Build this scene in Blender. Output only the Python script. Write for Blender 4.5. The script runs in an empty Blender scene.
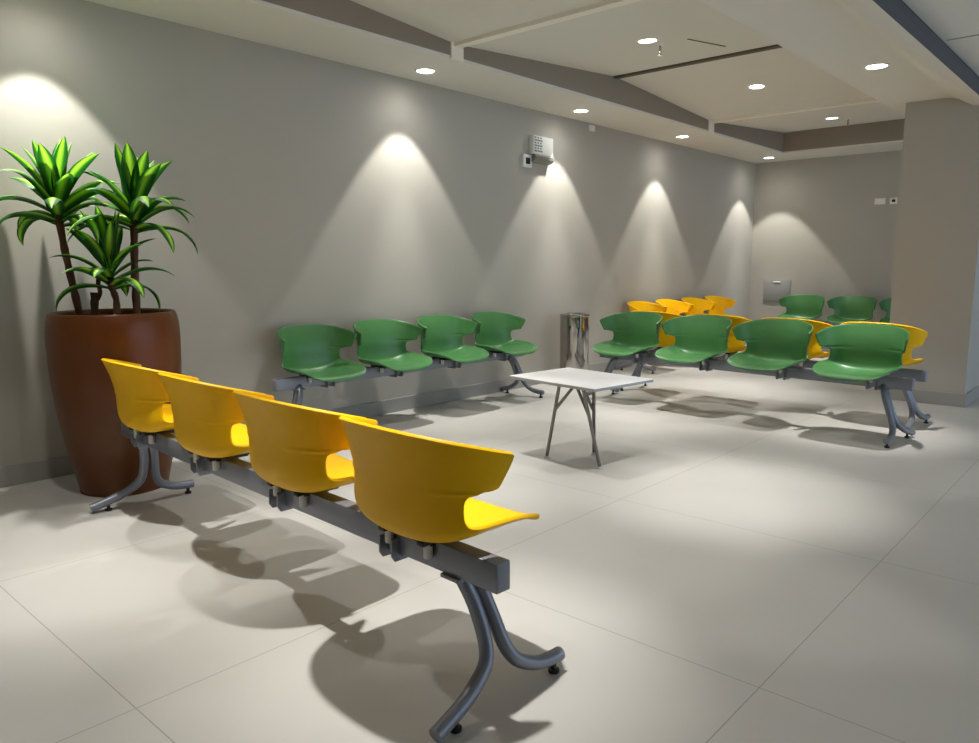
import bpy, bmesh, math, random
from mathutils import Vector, Matrix
random.seed(7)
C = bpy.context.scene.collection
PI = math.pi

# ------------------------------------------------------------------ materials
def lin(c):
    return tuple(((x / 255) / 12.92 if x / 255 <= .04045 else ((x / 255 + .055) / 1.055) ** 2.4) for x in c)

def mat(name, col, rough=.5, metal=0., spec=.5, noise=0., nscale=8., coat=0., bump=0., bscale=120.):
    m = bpy.data.materials.new(name); m.use_nodes = True
    nt = m.node_tree; b = nt.nodes['Principled BSDF']
    c = lin(col)
    b.inputs['Roughness'].default_value = rough; b.inputs['Metallic'].default_value = metal
    b.inputs['Specular IOR Level'].default_value = spec
    if coat:
        b.inputs['Coat Weight'].default_value = coat; b.inputs['Coat Roughness'].default_value = .12
    tc = nt.nodes.new('ShaderNodeTexCoord')
    n = nt.nodes.new('ShaderNodeTexNoise'); n.inputs['Scale'].default_value = nscale; n.inputs['Detail'].default_value = 3
    nt.links.new(tc.outputs['Object'], n.inputs['Vector'])
    r = nt.nodes.new('ShaderNodeMix'); r.data_type = 'RGBA'
    r.inputs['A'].default_value = tuple(x * (1 - noise) for x in c) + (1,)
    r.inputs['B'].default_value = tuple(min(1, x * (1 + noise)) for x in c) + (1,)
    nt.links.new(n.outputs['Fac'], r.inputs['Factor']); nt.links.new(r.outputs['Result'], b.inputs['Base Color'])
    if bump:
        n2 = nt.nodes.new('ShaderNodeTexNoise'); n2.inputs['Scale'].default_value = bscale
        nt.links.new(tc.outputs['Object'], n2.inputs['Vector'])
        bp = nt.nodes.new('ShaderNodeBump'); bp.inputs['Strength'].default_value = bump; bp.inputs['Distance'].default_value = .002
        nt.links.new(n2.outputs['Fac'], bp.inputs['Height']); nt.links.new(bp.outputs['Normal'], b.inputs['Normal'])
    return m

M = {}
M['wall'] = mat('wall_paint', (180, 176, 166), .75, spec=.2, noise=.02, nscale=1.5, bump=.1, bscale=300)
M['ceil'] = mat('ceiling_paint', (224, 221, 214), .85, spec=.2, noise=.01)
M['riser'] = mat('riser_tone', (150, 140, 128), .85, spec=.2, noise=.02)  # risers in a darker brown-grey than the ceiling
M['riser_shade'] = mat('riser_baked_shade', (92, 92, 92), .85, spec=.2, noise=.02)  # shade on the open-side riser put into a darker grey
M['white_trim'] = mat('white_trim', (245, 240, 228), .6, noise=.01)
M['dark_trim'] = mat('dark_groove', (95, 88, 78), .8, noise=.02)
M['base'] = mat('baseboard_stone', (160, 158, 152), .45, noise=.04, nscale=3)
M['yellow'] = mat('yellow_plastic', (244, 188, 0), .46, spec=.2, noise=.015, nscale=3)
M['green'] = mat('green_plastic', (70, 124, 70), .34, spec=.5, noise=.015, nscale=3)
M['steel'] = mat('grey_painted_steel', (128, 132, 142), .38, metal=.35, noise=.04, nscale=30)
M['steel_cap'] = mat('grey_end_cap', (140, 143, 150), .5, noise=.02)
M['black'] = mat('black_plastic', (24, 24, 25), .5, noise=.05)
M['spacer'] = mat('pale_spacer', (205, 205, 200), .45, noise=.02)
M['table_top'] = mat('white_laminate', (246, 247, 248), .35, noise=.01)
M['table_edge'] = mat('grey_edge_band', (165, 168, 172), .5, noise=.02)
M['table_leg'] = mat('brushed_leg', (120, 116, 110), .35, metal=.7, noise=.05)
M['glide'] = mat('pale_glide', (200, 200, 198), .5)
M['chrome'] = mat('polished_steel', (172, 168, 162), .1, metal=1., noise=.02)
M['bin_dark'] = mat('bin_inside', (30, 30, 30), .6)
M['pot'] = mat('brown_glaze', (98, 54, 20), .34, spec=.35, noise=.1, nscale=5)
M['soil'] = mat('dark_soil', (48, 34, 24), .95, noise=.4, nscale=60, bump=.6, bscale=80)
M['bark'] = mat('brown_bark', (92, 58, 38), .8, noise=.3, nscale=40, bump=.5, bscale=60)
M['device'] = mat('white_device', (232, 232, 228), .45, noise=.01)
M['device_grey'] = mat('grey_device_lens', (120, 118, 112), .4, noise=.05)
M['label'] = mat('label_print', (105, 105, 103), .6)
M['screen'] = mat('dark_screen', (28, 30, 30), .25)
M['panel'] = mat('grey_panel', (150, 150, 148), .5, noise=.02)
M['light_trim'] = mat('lamp_ring', (240, 238, 230), .5)

def emis(name, col, s):
    m = bpy.data.materials.new(name); m.use_nodes = True; nt = m.node_tree
    b = nt.nodes['Principled BSDF']
    b.inputs['Base Color'].default_value = (.9, .9, .88, 1)
    b.inputs['Emission Color'].default_value = tuple(col) + (1,); b.inputs['Emission Strength'].default_value = s
    return m
M['lens'] = emis('lamp_lens', (1, .96, .88), 9.)

def leaf_mat():
    m = bpy.data.materials.new('variegated_leaf'); m.use_nodes = True; nt = m.node_tree
    b = nt.nodes['Principled BSDF']; b.inputs['Roughness'].default_value = .5
    uv = nt.nodes.new('ShaderNodeUVMap'); sp = nt.nodes.new('ShaderNodeSeparateXYZ')
    nt.links.new(uv.outputs['UV'], sp.inputs[0])
    r = nt.nodes.new('ShaderNodeValToRGB')
    e = r.color_ramp.elements
    e[0].position = 0; e[0].color = lin((20, 70, 24)) + (1,)
    e[1].position = 1; e[1].color = lin((20, 70, 24)) + (1,)
    for p, c in ((.22, (40, 112, 34)), (.36, (140, 205, 44)), (.5, (186, 236, 76)), (.64, (140, 205, 44)), (.78, (40, 112, 34))):
        q = e.new(p); q.color = lin(c) + (1,)
    nt.links.new(sp.outputs['X'], r.inputs['Fac']); nt.links.new(r.outputs['Color'], b.inputs['Base Color'])
    tr = nt.nodes.new('ShaderNodeBsdfTranslucent'); nt.links.new(r.outputs['Color'], tr.inputs['Color'])
    mx = nt.nodes.new('ShaderNodeMixShader'); mx.inputs[0].default_value = .3
    out = nt.nodes['Material Output']
    nt.links.new(b.outputs[0], mx.inputs[1]); nt.links.new(tr.outputs[0], mx.inputs[2]); nt.links.new(mx.outputs[0], out.inputs['Surface'])
    return m
M['leaf'] = leaf_mat()

def floor_mat():
    m = bpy.data.materials.new('porcelain_floor_tiles'); m.use_nodes = True; nt = m.node_tree
    N = nt.nodes.new; L = nt.links.new
    b = nt.nodes['Principled BSDF']
    geo = N('ShaderNodeNewGeometry'); sp = N('ShaderNodeSeparateXYZ'); L(geo.outputs['Position'], sp.inputs[0])
    def joint(sock, off):
        a = N('ShaderNodeMath'); a.operation = 'SUBTRACT'; L(sock, a.inputs[0]); a.inputs[1].default_value = off - 60.
        f = N('ShaderNodeMath'); f.operation = 'MODULO'; L(a.outputs[0], f.inputs[0]); f.inputs[1].default_value = 1.2
        s = N('ShaderNodeMath'); s.operation = 'SUBTRACT'; L(f.outputs[0], s.inputs[0]); s.inputs[1].default_value = .6
        ab = N('ShaderNodeMath'); ab.operation = 'ABSOLUTE'; L(s.outputs[0], ab.inputs[0])
        g = N('ShaderNodeMath'); g.operation = 'GREATER_THAN'; L(ab.outputs[0], g.inputs[0]); g.inputs[1].default_value = .6 - .0018
        return g.outputs[0]
    mx = N('ShaderNodeMath'); mx.operation = 'MAXIMUM'
    L(joint(sp.outputs['X'], .75), mx.inputs[0]); L(joint(sp.outputs['Y'], .737), mx.inputs[1])
    n = N('ShaderNodeTexNoise'); n.inputs['Scale'].default_value = 2.5; n.inputs['Detail'].default_value = 5
    L(geo.outputs['Position'], n.inputs['Vector'])
    c = N('ShaderNodeMix'); c.data_type = 'RGBA'
    c.inputs['A'].default_value = lin((190, 188, 183)) + (1,); c.inputs['B'].default_value = lin((198, 196, 191)) + (1,)
    L(n.outputs['Fac'], c.inputs['Factor'])
    j = N('ShaderNodeMix'); j.data_type = 'RGBA'; L(mx.outputs[0], j.inputs['Factor'])
    L(c.outputs['Result'], j.inputs['A']); j.inputs['B'].default_value = lin((155, 153, 148)) + (1,)
    L(j.outputs['Result'], b.inputs['Base Color'])
    b.inputs['Roughness'].default_value = .42; b.inputs['Specular IOR Level'].default_value = .45
    return m
M['floor'] = floor_mat()

# ------------------------------------------------------------------ mesh helpers
def obj(name, bm, m, parent=None, smooth=True, angle=40):
    bmesh.ops.recalc_face_normals(bm, faces=bm.faces)
    me = bpy.data.meshes.new(name); bm.to_mesh(me); bm.free()
    o = bpy.data.objects.new(name, me); C.objects.link(o)
    for x in (m if isinstance(m, (list, tuple)) else [m]): me.materials.append(x)
    if smooth:
        for p in me.polygons: p.use_smooth = True
        me.set_sharp_from_angle(angle=math.radians(angle))
    if parent: o.parent = parent
    return o

def box(bm, x0, x1, y0, y1, z0, z1, bev=0., mi=0):
    v = [bm.verts.new((x, y, z)) for x in (x0, x1) for y in (y0, y1) for z in (z0, z1)]
    F = [(0, 1, 3, 2), (4, 6, 7, 5), (0, 4, 5, 1), (2, 3, 7, 6), (0, 2, 6, 4), (1, 5, 7, 3)]
    fs = [bm.faces.new([v[i] for i in f]) for f in F]
    for f in fs: f.material_index = mi
    if bev:
        es = list({e for f in fs for e in f.edges})
        bmesh.ops.bevel(bm, geom=es, offset=bev, segments=2, profile=.5, affect='EDGES')
    return fs

def catmull(P, k):
    P = [Vector(p) for p in P]; out = []
    for i in range(len(P) - 1):
        a = P[max(i - 1, 0)]; b = P[i]; c = P[i + 1]; d = P[min(i + 2, len(P) - 1)]
        for s in range(k):
            t = s / k
            out.append(.5 * ((2 * b) + (c - a) * t + (2 * a - 5 * b + 4 * c - d) * t * t + (3 * b - a - 3 * c + d) * t ** 3))
    out.append(P[-1]); return out

def tube(bm, pts, r, n=14, cap=True):
    pts = [Vector(p) for p in pts]; rings = []
    t0 = (pts[1] - pts[0]).normalized()
    up = Vector((0, 0, 1)) if abs(t0.z) < .9 else Vector((1, 0, 0))
    nrm = t0.cross(up).normalized()
    for i, p in enumerate(pts):
        t = ((pts[min(i + 1, len(pts) - 1)] - pts[max(i - 1, 0)])).normalized()
        nrm = (nrm - t * nrm.dot(t)).normalized(); bn = t.cross(nrm)
        rr = r[i] if isinstance(r, (list, tuple)) else r
        rings.append([bm.verts.new(p + rr * (math.cos(2 * PI * j / n) * nrm + math.sin(2 * PI * j / n) * bn)) for j in range(n)])
    for a, b in zip(rings, rings[1:]):
        for j in range(n): bm.faces.new((a[j], a[(j + 1) % n], b[(j + 1) % n], b[j]))
    if cap: bm.faces.new(rings[0][::-1]); bm.faces.new(rings[-1])

def lathe(bm, prof, n=48, c=(0, 0, 0), mi=0):
    rings = []
    for r, z in prof:
        if r < 1e-5: rings.append([bm.verts.new((c[0], c[1], c[2] + z))])
        else: rings.append([bm.verts.new((c[0] + r * math.cos(2 * PI * j / n), c[1] + r * math.sin(2 * PI * j / n), c[2] + z)) for j in range(n)])
    for a, b in zip(rings, rings[1:]):
        for j in range(n):
            k = (j + 1) % n
            if len(a) == 1 and len(b) == 1: continue
            if len(a) == 1: f = bm.faces.new((a[0], b[j], b[k]))
            elif len(b) == 1: f = bm.faces.new((a[j], b[0], a[k]))
            else: f = bm.faces.new((a[j], b[j], b[k], a[k]))
            f.material_index = mi

def quad(bm, pts, mi=0):
    f = bm.faces.new([bm.verts.new(p) for p in pts]); f.material_index = mi; return f

def struct(name, bm, m, smooth=False):
    o = obj(name, bm, m, None, smooth); o['kind'] = 'structure'; return o

def empty(name, label, cat, loc=(0, 0, 0), rz=0, group=None):
    o = bpy.data.objects.new(name, None); C.objects.link(o); o.empty_display_size = .1
    o.location = loc; o.rotation_euler = (0, 0, rz); tag(o, label, cat, group); return o

def tag(o, label, cat, group=None):
    o['label'] = label; o['category'] = cat
    if group: o['group'] = group
    return o

def copy_tree(o, parent=None):
    c = o.copy(); C.objects.link(c)
    if parent: c.parent = parent
    for ch in list(o.children): copy_tree(ch, c)
    return c

# ------------------------------------------------------------------ room dimensions (metres)
YW, XB, HS = 4.51, 10.755, 2.59          # long wall, end wall, soffit height
YS, XS = 3.85, 10.02                     # tray edges
HR, YR = 2.49, 1.885                     # right-hand soffit
XC, YC1, YC2 = 7.12, 1.137, 1.735        # column
X0, Y0 = -2.2, -5.0

bm = bmesh.new(); box(bm, X0 - .2, XB + .2, Y0, YW + .2, -.15, 0); struct('floor', bm, M['floor'])
bm = bmesh.new(); box(bm, X0 - .2, XB + .2, YW, YW + .2, 0, 3.1); struct('wall_left', bm, M['wall'])
bm = bmesh.new(); box(bm, XB, XB + .2, Y0, YW, 0, 3.1); struct('wall_back', bm, M['wall'])
bm = bmesh.new(); box(bm, X0 - .2, X0, Y0, YW, 0, 3.1); struct('wall_front', bm, M['wall'])
bm = bmesh.new(); box(bm, XC, XC + .62, YC1, YC2, 0, HR + .25); struct('column', bm, M['wall'])

bm = bmesh.new(); box(bm, X0, 2.2, -2.6, -2.4, 0, 3.1); struct('wall_light_block', bm, M['wall'])  # unseen wall, added to keep daylight off the nearest seat backs
# baseboards, with a small top bevel
bm = bmesh.new(); box(bm, X0, XB, YW - .014, YW, 0, .11, .003); struct('baseboard_left', bm, M['base'])
bm = bmesh.new(); box(bm, XB - .014, XB, Y0, YW - .014, 0, .11, .003); struct('baseboard_back', bm, M['base'])
bm = bmesh.new(); box(bm, XC - .014, XC + .634, YC1 - .014, YC2 + .014, 0, .11, .003); struct('baseboard_column', bm, M['base'])

# folded tray ceiling: profile along x, spans the tray
prof = [(X0, 2.75), (-.1, 2.70), (2.0, 2.835), (3.96, 2.695), (6.0, 2.838), (7.93, 2.712), (XS, 2.85), (XB + .2, 2.85)]
bm = bmesh.new()
for (xa, za), (xb, zb) in zip(prof, prof[1:]):
    for ya, yb in ((YR - .3, YS + .4),):
        v = [(xa, ya, za), (xb, ya, zb), (xb, yb, zb), (xa, yb, za)]
        w = [(x, y, z + .12) for x, y, z in v]
        quad(bm, v); quad(bm, w[::-1])
        for i in range(4): quad(bm, (v[i], v[(i + 1) % 4], w[(i + 1) % 4], w[i]))
struct('ceiling', bm, M['ceil'])
# soffit ring: along long wall and end wall, with darker risers above
bm = bmesh.new(); box(bm, X0, XB, YS, YW, HS, HS + .02); struct('soffit_left', bm, M['ceil'])
bm = bmesh.new(); box(bm, XS, XB, YR - .3, YS, HS, HS + .02); struct('soffit_back', bm, M['ceil'])
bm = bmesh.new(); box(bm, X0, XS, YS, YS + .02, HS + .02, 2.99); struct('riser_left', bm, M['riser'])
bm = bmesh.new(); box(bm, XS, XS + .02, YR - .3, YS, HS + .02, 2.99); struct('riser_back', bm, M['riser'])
# right-hand soffit with a rounded drop along its open side
bm = bmesh.new()
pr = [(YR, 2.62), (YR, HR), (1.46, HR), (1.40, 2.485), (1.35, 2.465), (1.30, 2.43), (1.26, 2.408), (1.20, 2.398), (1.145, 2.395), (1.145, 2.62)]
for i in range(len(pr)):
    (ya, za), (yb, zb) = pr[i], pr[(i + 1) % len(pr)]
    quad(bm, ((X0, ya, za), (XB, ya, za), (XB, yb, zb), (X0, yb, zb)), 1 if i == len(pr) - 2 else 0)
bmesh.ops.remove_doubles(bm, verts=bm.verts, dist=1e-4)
struct('soffit_right', bm, [M['ceil'], M['riser_shade']], True)
bm = bmesh.new(); box(bm, X0, XB, Y0, 1.14, 2.51, 2.7); struct('ceiling_right', bm, M['ceil'])
bm = bmesh.new()
for x in (4.15, 5.4, 6.65, 7.9): box(bm, x, x + .012, Y0, 1.12, 2.507, 2.512)
struct('trim_1', bm, M['panel'])
# pale lips in the valleys, dark grooves at the ridges of the folded ceiling
for i, (x, z) in enumerate(((3.96, 2.695), (7.93, 2.712))):
    bm = bmesh.new(); box(bm, x - .035, x + .035, YR, YS, z - .022, z + .03)
    box(bm, x - .06, x + .06, YS - .012, YS, HS + .0, z + .02)
    struct('trim_%d' % (i + 2), bm, M['white_trim'])
for i, (x, z) in enumerate(((6.0, 2.838),)):
    bm = bmesh.new(); box(bm, x - .03, x + .03, YR, YS, z - .018, z + .02); struct('trim_%d' % (i + 4), bm, M['dark_trim'])
bm = bmesh.new(); q = [(5.21, 2.73, 2.7815), (5.21, 2.737, 2.7815), (5.68, 2.667, 2.814), (5.68, 2.66, 2.814)]
lo = [bm.verts.new((x, y, z - .004)) for x, y, z in q]; hi = [bm.verts.new((x, y, z + .01)) for x, y, z in q]
for i in range(4): bm.faces.new((lo[i], lo[(i + 1) % 4], hi[(i + 1) % 4], hi[i]))
bm.faces.new(lo); bm.faces.new(hi); struct('trim_5', bm, M['dark_trim'])

# ------------------------------------------------------------------ downlights
def downlight(x, y, z, label, tilt=0., power=1., group='recessed ceiling downlights', hot=1.):
    t = empty('downlight', label, 'ceiling light', (x, y, z), 0, group)
    t.rotation_euler = (0, tilt, 0)
    if not hasattr(downlight, 'ring'):
        bm = bmesh.new(); lathe(bm, [(.062, -.001), (.066, -.007), (.078, -.006), (.082, .0), (.082, .012), (.062, .012)], 40); downlight.ring = bm
        a = obj('trim_ring', bm, M['light_trim'], t)
        bm = bmesh.new(); lathe(bm, [(0, -.004), (.05, -.0035), (.064, -.001)], 40)
        b = obj('lens', bm, M['lens'], t); b['label'] = 'glowing round lens'
        downlight.ab = (a, b)
    else:
        for q in downlight.ab:
            c = q.copy(); C.objects.link(c); c.parent = t
    for nm, ang, blend, P, rad in (('beam_light', 73, .2, 36 * power, .028), ('hot_light', 42, 1., 50 * hot, .028), ('spill_light', 160, 1., 3.5 * power, .05)):
        l = bpy.data.lights.new(nm, 'SPOT'); l.spot_size = math.radians(ang); l.spot_blend = blend
        l.energy = P; l.shadow_soft_size = rad; l.color = (1., .975, .925)
        o = bpy.data.objects.new(nm, l); C.objects.link(o); o.parent = t; o.location = (0, 0, -.012)
    return t

DL = [
 (1.46, 4.21, HS, 'round recessed downlight in the wall soffit directly above the potted plant'),
 (4.01, 4.22, HS, 'round recessed downlight in the wall soffit above the green bench by the long wall'),
 (5.99, 4.21, HS, 'round recessed downlight in the wall soffit above the white emergency light'),
 (7.94, 4.19, HS, 'round recessed downlight in the wall soffit above the distant yellow bench'),
 (10.27, 4.13, HS, 'round recessed downlight in the soffit at the far corner of the room'),
]
for x, y, z, l in DL: downlight(x, y, z, l)
def zt(x):
    for (xa, za), (xb, zb) in zip(prof, prof[1:]):
        if xa <= x <= xb: return za + (zb - za) * (x - xa) / (xb - xa), -math.atan2(zb - za, xb - xa)
for x, l in ((-.6, 'round recessed downlight in the folded ceiling nearest the front wall'),
             (1.05, 'round recessed downlight in the folded ceiling above the near yellow bench'),
             (3.02, 'round recessed downlight in the folded ceiling above the white side table'),
             (5.0, 'round recessed downlight in the folded ceiling beside the sprinkler, nearest visible'),
             (6.95, 'round recessed downlight on the folded panel between the dark groove and the white line'),
             (9.03, 'round recessed downlight in the folded ceiling beyond the white line, near the end wall')):
    z, t = zt(x); downlight(x, 2.94, z, l, t, .85 if 2 < x < 4 else .68 if x < 0 else .52, hot=1.7)
for x, l in ((1.48, 'round recessed downlight in the open-side soffit above the nearest yellow seat'),
             (3.63, 'round recessed downlight in the open-side soffit in front of the white table'),
             (5.68, 'round recessed downlight in the open-side soffit in front of the column')):
    downlight(x, 1.58, HR, l, 0, .68 if x < 2 else .5, hot=1.7)

# ------------------------------------------------------------------ beam seating
def shell_bm():
    # spine (u, z) | side edge (u, v, z) | how far the cross-section curls
    R = [(.300, .410, .297, .100, .415, .40), (.299, .416, .293, .155, .424, .50), (.294, .424, .283, .196, .438, .60), (.277, .433, .260, .224, .456, .70),
         (.235, .439, .213, .241, .475, .75), (.160, .440, .138, .248, .488, .77), (.070, .437, .062, .253, .494, .78), (-.010, .435, .002, .253, .496, .78),
         (-.056, .434, -.024, .247, .499, .78), (-.084, .443, -.038, .241, .505, .76), (-.099, .462, -.044, .236, .516, .72), (-.106, .492, -.045, .233, .534, .67),
         (-.1093, .525, -.044, .232, .555, .65), (-.1108, .560, -.040, .234, .573, .66), (-.1125, .580, -.030, .242, .585, .70), (-.114, .592, -.008, .257, .591, .82),
         (-.1153, .600, .025, .266, .594, .90), (-.1167, .608, .040, .270, .599, .92), (-.121, .630, .047, .275, .612, .93), (-.132, .670, .058, .282, .636, .94),
         (-.147, .710, .068, .288, .659, .95), (-.161, .742, .076, .291, .679, .95), (-.165, .750, .075, .292, .684, .95), (-.168, .755, .070, .293, .688, .95)]
    k = 3; n = 16; p = .8; bm = bmesh.new(); G = []
    sp = catmull([(r[0], r[1], 0) for r in R], k); ed = catmull([r[2:5] for r in R], k)
    for i, (P, E_) in enumerate(zip(sp, ed)):
        f = i / k; i0 = min(int(f), len(R) - 2); km = R[i0][5] + (R[i0 + 1][5] - R[i0][5]) * (f - i0); row = []
        vm = math.sin(km * PI / 2) ** p; gm = 1 - math.cos(km * PI / 2) ** p
        for j in range(-n, n + 1):
            q = km * (abs(j) / n) ** 1.2 * PI / 2
            v = E_.y * math.sin(q) ** p / vm; g = (1 - max(0., math.cos(q)) ** p) / gm
            row.append(bm.verts.new((P.x + (E_.x - P.x) * g, v if j >= 0 else -v, P.y + (E_.z - P.y) * g)))
        G.append(row)
    for a, b in zip(G, G[1:]):
        for j in range(2 * n): bm.faces.new((a[j], a[j + 1], b[j + 1], b[j]))
    bmesh.ops.recalc_face_normals(bm, faces=bm.faces)
    return bm

def make_shell(m):
    o = obj('seat_shell', shell_bm(), m, None, True, 60)
    md = o.modifiers.new('thickness', 'SOLIDIFY'); md.thickness = .010; md.offset = 0
    b = o.modifiers.new('rounded', 'BEVEL'); b.width = .003; b.segments = 2; b.limit_method = 'ANGLE'; b.angle_limit = math.radians(50)
    dg = bpy.context.evaluated_depsgraph_get(); dg.update()
    me = bpy.data.meshes.new_from_object(o.evaluated_get(dg)); o.modifiers.clear(); o.data = me; me.name = 'seat_shell'
    for q in me.polygons: q.use_smooth = True
    me.set_sharp_from_angle(angle=math.radians(50))
    return o

SP = .63
def make_bench(mkey, label):
    t = empty('beam_bench', label, 'bench')
    sh = make_shell(M[mkey]); sh.parent = t; sh.location = (0, -1.5 * SP, 0)
    bm = bmesh.new(); box(bm, -.025, .025, -1.275, 1.275, .345, .424, .003); bmb = obj('beam', bm, M['steel'], t)
    for s in (-1, 1):
        bm = bmesh.new(); box(bm, -.0235, .0235, 1.274 * s - .002, 1.274 * s + .004, .3465, .4225, .002); c = obj('end_cap', bm, M['steel_cap'], bmb)
    # seat bracket: black cradle plates under the shell, clamp plates over the beam, pale spacers
    def bracket(v):
        bm = bmesh.new()
        for s in (-.085, .085):
            box(bm, -.07, .13, v + s - .014, v + s + .014, .419, .431, .002)
        box(bm, -.045, .09, v - .10, v + .10, .414, .424, .002)
        b = obj('seat_bracket', bm, M['black'], t)
        for uu in (-.034, .034):
            for s in (-.085, .085):
                bm = bmesh.new(); lathe(bm, [(0, .378), (.012, .378), (.0135, .381), (.0135, .420), (0, .420)], 16, (uu * 1.18, v + s, 0))
                obj('spacer', bm, M['spacer'], b)['label'] = 'pale plastic spacer'
        for d in (-.028, .028):
            bm = bmesh.new(); y = v + .085 + d
            pg = [(-.045, .328), (.045, .328), (.056, .345), (.056, .395), (.0255, .395), (.0255, .3445), (-.0255, .3445), (-.0255, .395), (-.056, .395), (-.056, .345)]
            lo = [bm.verts.new((x, y - .003, z)) for x, z in pg]; hi = [bm.verts.new((x, y + .003, z)) for x, z in pg]
            for i in range(10): bm.faces.new((lo[i], lo[(i + 1) % 10], hi[(i + 1) % 10], hi[i]))
            bm.faces.new(lo); bm.faces.new(hi[::-1]); obj('clamp_plate', bm, M['steel'], b, False)['label'] = 'grey steel clamp plate'
        return b
    br = bracket(-1.5 * SP)
    for i in (1, 2, 3):
        c = sh.copy(); C.objects.link(c); c.parent = t; c.location = (0, (i - 1.5) * SP, 0)
        d = copy_tree(br, t); d.location = (0, i * SP, 0)
    for v in (-1.245, 1.245):
        for front in (1, 0):
            P = [(.016, .36), (.058, .31), (.078, .22), (.092, .14), (.122, .090), (.18, .060), (.23, .050), (.29, .047)] if front else \
                [(-.012, .36), (.006, .335), (.026, .26), (.030, .17), (.012, .118), (-.04, .082), (-.10, .055), (-.20, .026)]
            sg = 1 if v > 0 else -1                                    # the legs splay outwards along the beam
            pts = catmull([(u, v - sg * .40 * z, z) for u, z in P], 4)
            bm = bmesh.new(); tube(bm, pts, .0205, 16); L = obj('leg', bm, M['steel'], t)
            e = pts[-1]; q = pts[-3] if front else pts[-4]
            bm = bmesh.new(); zt_ = q.z - .016
            lathe(bm, [(0, 0), (.015, 0), (.0165, .003), (.0165, .010), (.008, .012), (.008, max(zt_, .014)), (0, max(zt_, .014))], 18, (q.x, q.y, 0)); obj('foot', bm, M['black'], L)['label'] = 'black foot glide'
        bm = bmesh.new(); box(bm, -.034, .05, (v - .14 if v > 0 else v + .14) - .035, (v - .14 if v > 0 else v + .14) + .035, .334, .346, .003); obj('leg_plate', bm, M['steel'], t)
    return t

def place(t, cx, cy, yaw, label, group):
    t.location = (cx, cy, 0); t.rotation_euler = (0, 0, yaw); t['label'] = label; t['group'] = group
GY, GG = 'yellow four-seat benches', 'green four-seat benches'
yb = make_bench('yellow', 'x'); gb = make_bench('green', 'x')
R_ = math.radians
place(yb, 1.432, 2.452, -R_(2.8), 'yellow four-seat beam bench seen from behind, nearest, beside the brown planter', GY)
place(gb, 5.555, 2.435, PI - R_(4.1), 'green four-seat beam bench facing the white side table', GG)
c = copy_tree(yb); place(c, 6.03, 2.46, -R_(3.6), 'yellow four-seat bench mostly hidden back to back behind the green bench', GY)
e = copy_tree(gb); place(e, 3.955, 4.29, -PI / 2, 'green four-seat beam bench against the long wall, left of the steel bin', GG)
f_ = copy_tree(yb); place(f_, 8.37, 4.29, -PI / 2, 'yellow four-seat bench against the long wall, far beyond the steel bin', GY)
d = copy_tree(gb); place(d, 10.38, 2.665, PI, 'green four-seat bench against the far end wall, partly behind the column', GG)

# ------------------------------------------------------------------ side table
T = empty('side_table', 'low white rectangular side table on thin splayed metal legs between the benches', 'table', (3.662, 2.548, 0), -R_(6.5))
bm = bmesh.new(); box(bm, -.265, .265, -.337, .337, .483, .503, .004)
for f in bm.faces:
    if abs(f.normal.z) < .5 and f.calc_center_median().z < .5: f.material_index = 1
obj('tabletop', bm, [M['table_top'], M['table_edge']], T)
for tx, ty, bx, by in ((-.20, .10, -.10, .17), (-.20, -.22, -.06, -.20), (.18, -.20, .10, -.03), (.18, .22, .10, .20)):
    pass
def tleg(top, foot, br):
    bm = bmesh.new(); tube(bm, [top, tuple(top[i] + (foot[i] - top[i]) * .5 for i in range(3)), foot], .0105, 12)
    k = tuple(top[i] + (foot[i] - top[i]) * .34 for i in range(3)); tube(bm, [br, k], .009, 12)
    L = obj('leg', bm, M['table_leg'], T)
    bm = bmesh.new(); lathe(bm, [(0, 0), (.016, 0), (.017, .004), (.011, .014), (0, .014)], 16, (foot[0], foot[1], 0)); obj('foot', bm, M['glide'], L)['label'] = 'pale foot glide'
tleg((-.215, -.03, .483), (-.12, .155, .012), (-.19, -.12, .483))
tleg((-.215, -.21, .483), (-.075, -.225, .012), (-.19, -.14, .483))
tleg((-.17, -.25, .483), (.16, .02, .012), (-.20, -.20, .483))
bm = bmesh.new(); box(bm, -.22, .0, -.27, .02, .474, .484, .002); obj('leg_plate', bm, M['table_leg'], T)

# ------------------------------------------------------------------ bin
B = empty('waste_bin', 'tall cylindrical polished steel waste bin against the long wall', 'bin', (5.98, 4.24, 0))
bm = bmesh.new(); lathe(bm, [(0, .012), (.138, .012), (.140, .016), (.140, .672), (.128, .672), (.128, .5), (0, .5)], 64); obj('body', bm, M['chrome'], B)
bm = bmesh.new(); lathe(bm, [(.128, .668), (.142, .668), (.1445, .673), (.1445, .686), (.139, .694), (.085, .700), (.083, .694), (.083, .670), (.128, .668)], 64); obj('lid_ring', bm, M['chrome'], B)
bm = bmesh.new(); lathe(bm, [(0, 0), (.134, 0), (.137, .004), (.137, .014), (0, .014)], 48); obj('base_ring', bm, M['black'], B)
bm = bmesh.new(); lathe(bm, [(0, .52), (.082, .52), (.082, .69), (.080, .69), (.080, .522), (0, .522)], 40); obj('liner', bm, M['bin_dark'], B)

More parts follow.
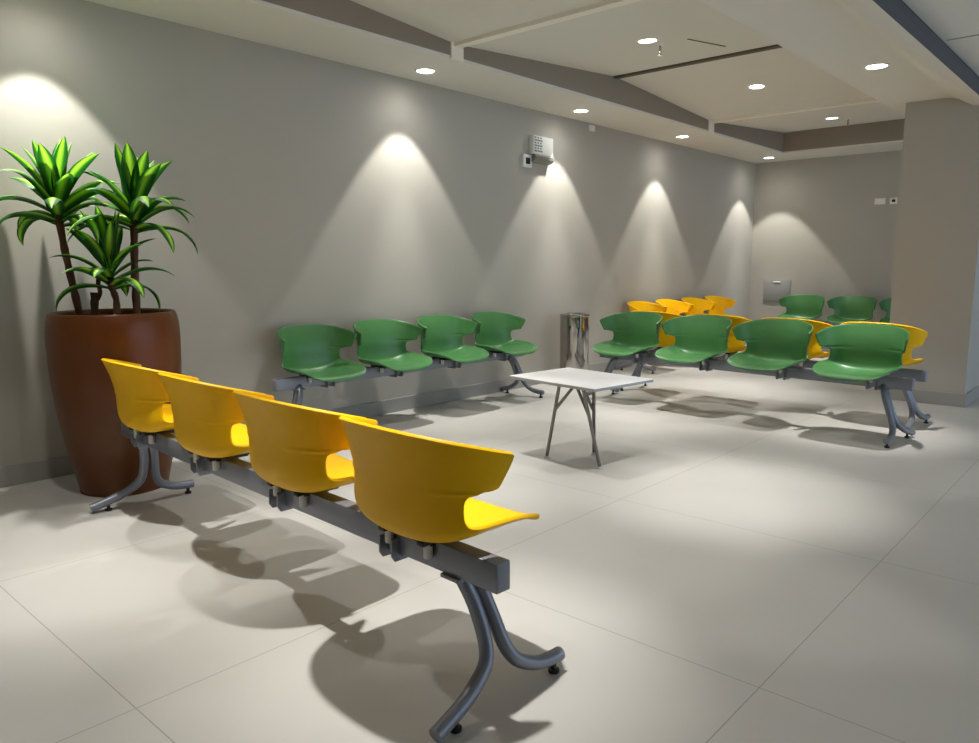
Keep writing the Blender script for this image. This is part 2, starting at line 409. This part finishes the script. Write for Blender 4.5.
# ------------------------------------------------------------------ potted plant
PC = Vector((1.60, 4.05, 0)); RV = Vector((.667, -.745, 0)); FV = Vector((.745, .667, 0))
P = empty('potted_plant', 'tall brown glazed planter with three green dracaena heads beside the wall', 'plant', PC)
prof_p = [(0, 0), (.222, 0), (.234, .006), (.244, .03), (.278, .17), (.309, .32), (.334, .48), (.348, .62), (.352, .74), (.353, .82), (.347, .88), (.338, .915), (.332, .928), (.325, .932), (.316, .928), (.312, .915), (.314, .88), (.31, .86)]
bm = bmesh.new(); pp = catmull([(r, z, 0) for r, z in prof_p], 3); lathe(bm, [(max(q.x, 0) * .895, q.y) for q in pp], 72); pot = obj('planter', bm, M['pot'], P, True, 60)
bm = bmesh.new(); lathe(bm, [(0, .885), (.1, .893), (.2, .884), (.2805, .878)], 48); obj('soil', bm, M['soil'], P)
rnd = random.Random(11)
def leaf(bm, uvl, base, az, elev, length, width, droop, twist):
    n = 12; dirh = Vector((math.cos(az), math.sin(az), 0)); p = Vector(base); el = elev; side = Vector((-math.sin(az), math.cos(az), 0)); prev = None
    side = (Matrix.Rotation(twist, 3, dirh) @ side)
    for i in range(n + 1):
        t = i / n
        d = dirh * math.cos(el) + Vector((0, 0, 1)) * math.sin(el)
        w = width * (.5 + .5 * min(1, t / .3)) * (1 - max(0, (t - .5) / .5) ** 2.4) + .0012
        up = side.cross(d).normalized()
        row = [(bm.verts.new(p - side * w + up * w * .35), 0), (bm.verts.new(p - side * w * .5 + up * w * .1), .25), (bm.verts.new(p), .5), (bm.verts.new(p + side * w * .5 + up * w * .1), .75), (bm.verts.new(p + side * w + up * w * .35), 1)]
        if prev:
            for j in range(4):
                f = bm.faces.new((prev[j][0], prev[j + 1][0], row[j + 1][0], row[j][0]))
                for lp, u, vv in zip(f.loops, (prev[j][1], prev[j + 1][1], row[j + 1][1], row[j][1]), (t - 1 / n, t - 1 / n, t, t)): lp[uvl].uv = (u, vv)
        prev = row
        p = p + d * (length / n); p.y = min(p.y, .405); el -= droop * (.35 + 1.3 * t) / n
def crown(stem, base, n, L0, wid, spread, seed):
    r = random.Random(seed); bm = bmesh.new(); uvl = bm.loops.layers.uv.new('UVMap')
    for i in range(n):
        t = i / (n - 1)                                  # 0 = lowest ring, 1 = young upright leaves
        az = i * 2.399963 + r.uniform(-.3, .3)
        elev = math.radians(18 + 68 * t ** .8 + r.uniform(-10, 10)); elev = min(elev, math.radians(86))
        ln = L0 * (1.12 - .25 * t) * r.uniform(.85, 1.12)
        leaf(bm, uvl, (base[0], base[1], base[2] - .03 + .15 * t), az, elev, ln, wid * r.uniform(.85, 1.15), math.radians(spread) * (1.5 - 1.3 * t) * r.uniform(.7, 1.2), r.uniform(-.3, .3))
    o = obj('leaves', bm, M['leaf'], stem, True, 80); return o
def stem(pts, r):
    bm = bmesh.new(); q = catmull(pts, 5); tube(bm, q, [r * (1 + .12 * math.sin(i * 2.1)) for i in range(len(q))], 12); return obj('stem', bm, M['bark'], P)
def at(a, b, z): v = RV * a + FV * b; return (v.x, v.y, z)
s = stem([at(-.155, -.02, .86), at(-.185, -.02, 1.05), at(-.215, -.02, 1.25), at(-.235, -.02, 1.44)], .018)
crown(s, at(-.235, -.02, 1.40), 27, .345, .041, 105, 3)
s = stem([at(.105, .04, .86), at(.105, .04, 1.05), at(.112, .04, 1.25), at(.125, .04, 1.42)], .019)
crown(s, at(.125, .04, 1.37), 26, .345, .039, 110, 21)
s = stem([at(.045, -.06, .86), at(.05, -.06, .99), at(.03, -.06, 1.06), at(.025, -.06, 1.12)], .016)
crown(s, at(.025, -.06, 1.08), 22, .30, .034, 100, 33)
s = stem([at(-.085, -.03, .86), at(-.08, -.03, .94), at(-.075, -.03, 1.03)], .019)
bm = bmesh.new(); tube(bm, catmull([at(-.065, -.03, .99), at(-.045, -.03, 1.03), at(-.045, -.04, 1.09), at(.0, -.055, 1.13)], 4), .011, 10); obj('shoot', bm, M['bark'], s)

# ------------------------------------------------------------------ wall fittings
W = empty('emergency_light', 'white emergency light box with a grey printed label high on the long wall', 'emergency light', (5.74, YW + .001, 2.255))
bm = bmesh.new(); box(bm, -.15, .15, -.06, 0, -.075, .095, .008); bd = obj('housing', bm, M['device'], W)
bm = bmesh.new()
lathe_pts = []
v = [(-.15, -.0)]
pf = [(0, -.073), (-.065, -.073), (-.078, -.09), (-.075, -.115), (-.055, -.135), (-.025, -.145), (0, -.145)]
L_ = [bm.verts.new((-.142, y, z)) for y, z in pf]; R2 = [bm.verts.new((.142, y, z)) for y, z in pf]
for i in range(len(pf)):
    j = (i + 1) % len(pf); bm.faces.new((L_[i], L_[j], R2[j], R2[i]))
bm.faces.new(L_); bm.faces.new(R2[::-1]); obj('lamp_cover', bm, M['device_grey'], W, True, 30)['label'] = 'grey translucent lamp cover'
bm = bmesh.new()
for k in range(6):
    z = .078 - k * .024
    for (a, b) in ((-.138, -.10), (-.092, -.06), (-.052, -.02)):
        b2 = b - (.012 if (k * 3 + int(a * 100)) % 2 else 0)
        box(bm, a, b2, -.0615, -.0595, z - .008, z + .005)
obj('printed_label', bm, M['label'], W, False)['label'] = 'grey printed label'
Tm = empty('thermostat', 'small white wall thermostat with a dark square screen beside the emergency light', 'thermostat', (5.545, YW + .002, 2.115))
bm = bmesh.new(); box(bm, -.062, .062, -.03, 0, -.058, .058, .005); obj('housing', bm, M['device'], Tm)
bm = bmesh.new(); box(bm, -.03, .032, -.032, -.028, -.028, .03, .001); obj('screen', bm, M['screen'], Tm)
S = empty('wall_sensor', 'tiny pale sensor plate just under the wall soffit', 'sensor', (6.61, YW + .002, 2.545))
bm = bmesh.new(); box(bm, -.05, .05, -.012, 0, -.03, .03, .003); obj('plate', bm, M['device'], S)
bm = bmesh.new(); box(bm, -.03, .03, -.018, -.011, -.012, .012, .002); obj('button', bm, M['light_trim'], S)
A = empty('access_panel', 'square grey metal access panel low on the far end wall', 'panel', (XB + .002, 4.113, .79))
bm = bmesh.new(); box(bm, -.012, 0, -.195, .195, -.165, .165, .003); obj('frame', bm, M['panel'], A)
bm = bmesh.new(); box(bm, -.018, -.011, -.18, .18, -.15, .15, .002); dr = obj('door', bm, M['panel'], A)
bm = bmesh.new(); box(bm, -.026, -.017, -.05, .05, .115, .135, .004); obj('handle', bm, M['white_trim'], dr)['label'] = 'white recessed handle'
K = empty('blank_plate', 'wide blank white wall plate on the far end wall', 'wall plate', (XB + .002, 2.84, 1.97))
bm = bmesh.new(); box(bm, -.010, 0, -.065, .065, -.04, .04, .003); obj('plate', bm, M['device'], K)
bm = bmesh.new(); box(bm, -.012, -.009, -.05, .05, -.028, .028, .001); obj('insert', bm, M['light_trim'], K)
K = empty('wall_switch', 'small white wall switch with a dark centre near the column', 'switch', (XB + .002, 2.68, 1.967))
bm = bmesh.new(); box(bm, -.010, 0, -.044, .044, -.04, .04, .003); obj('plate', bm, M['device'], K)
bm = bmesh.new(); box(bm, -.013, -.009, -.022, .018, -.014, .018, .001); obj('rocker', bm, M['screen'], K)
def sprinkler(x, y, label):
    z, _ = zt(x); s = empty('sprinkler', label, 'sprinkler', (x, y, z), 0, 'ceiling sprinklers')
    bm = bmesh.new(); lathe(bm, [(0, .003), (.03, .003), (.032, 0), (.02, -.008), (0, -.008)], 24); obj('escutcheon', bm, M['light_trim'], s)
    bm = bmesh.new(); lathe(bm, [(0, 0), (.008, 0), (.008, -.05), (.012, -.052), (.012, -.058), (0, -.058)], 16)
    for sg in (-1, 1): tube(bm, [(.006 * sg, 0, -.03), (.016 * sg, 0, -.05), (.004 * sg, 0, -.075)], .003, 8)
    obj('nozzle', bm, M['chrome'], s)
    bm = bmesh.new(); lathe(bm, [(0, -.074), (.02, -.076), (.02, -.079), (0, -.079)], 20); obj('deflector', bm, M['chrome'], s)
sprinkler(5.2, 2.95, 'small ceiling sprinkler head hanging beside the nearest visible tray downlight')
sprinkler(9.3, 2.85, 'small ceiling sprinkler head near the far tray downlight by the end wall')

# ------------------------------------------------------------------ world and camera
w = bpy.data.worlds.new('daylight'); bpy.context.scene.world = w; w.use_nodes = True
w.node_tree.nodes['Background'].inputs[0].default_value = (.62, .78, 1.0, 1); w.node_tree.nodes['Background'].inputs[1].default_value = .9

cam = bpy.data.cameras.new('camera'); co = bpy.data.objects.new('camera', cam); C.objects.link(co)
cam.sensor_fit = 'HORIZONTAL'; cam.sensor_width = 36; cam.lens = 749.49 / 979 * 36; cam.clip_start = .05
yaw, tilt, roll = .7299, .1420, -.0014
fw = Vector((math.cos(yaw) * math.cos(tilt), math.sin(yaw) * math.cos(tilt), -math.sin(tilt)))
r = Vector((math.sin(yaw), -math.cos(yaw), 0)); u = r.cross(fw)
r2 = r * math.cos(roll) + u * math.sin(roll); u2 = -r * math.sin(roll) + u * math.cos(roll)
mw = Matrix((r2, u2, -fw)).transposed().to_4x4(); mw.translation = (0, 0, 1.17); co.matrix_world = mw
sc = bpy.context.scene; sc.camera = co
sc.view_settings.view_transform = 'Standard'; sc.view_settings.look = 'None'; sc.view_settings.gamma = 1; sc.view_settings.use_curve_mapping = False
sc.view_settings.exposure = 1.25
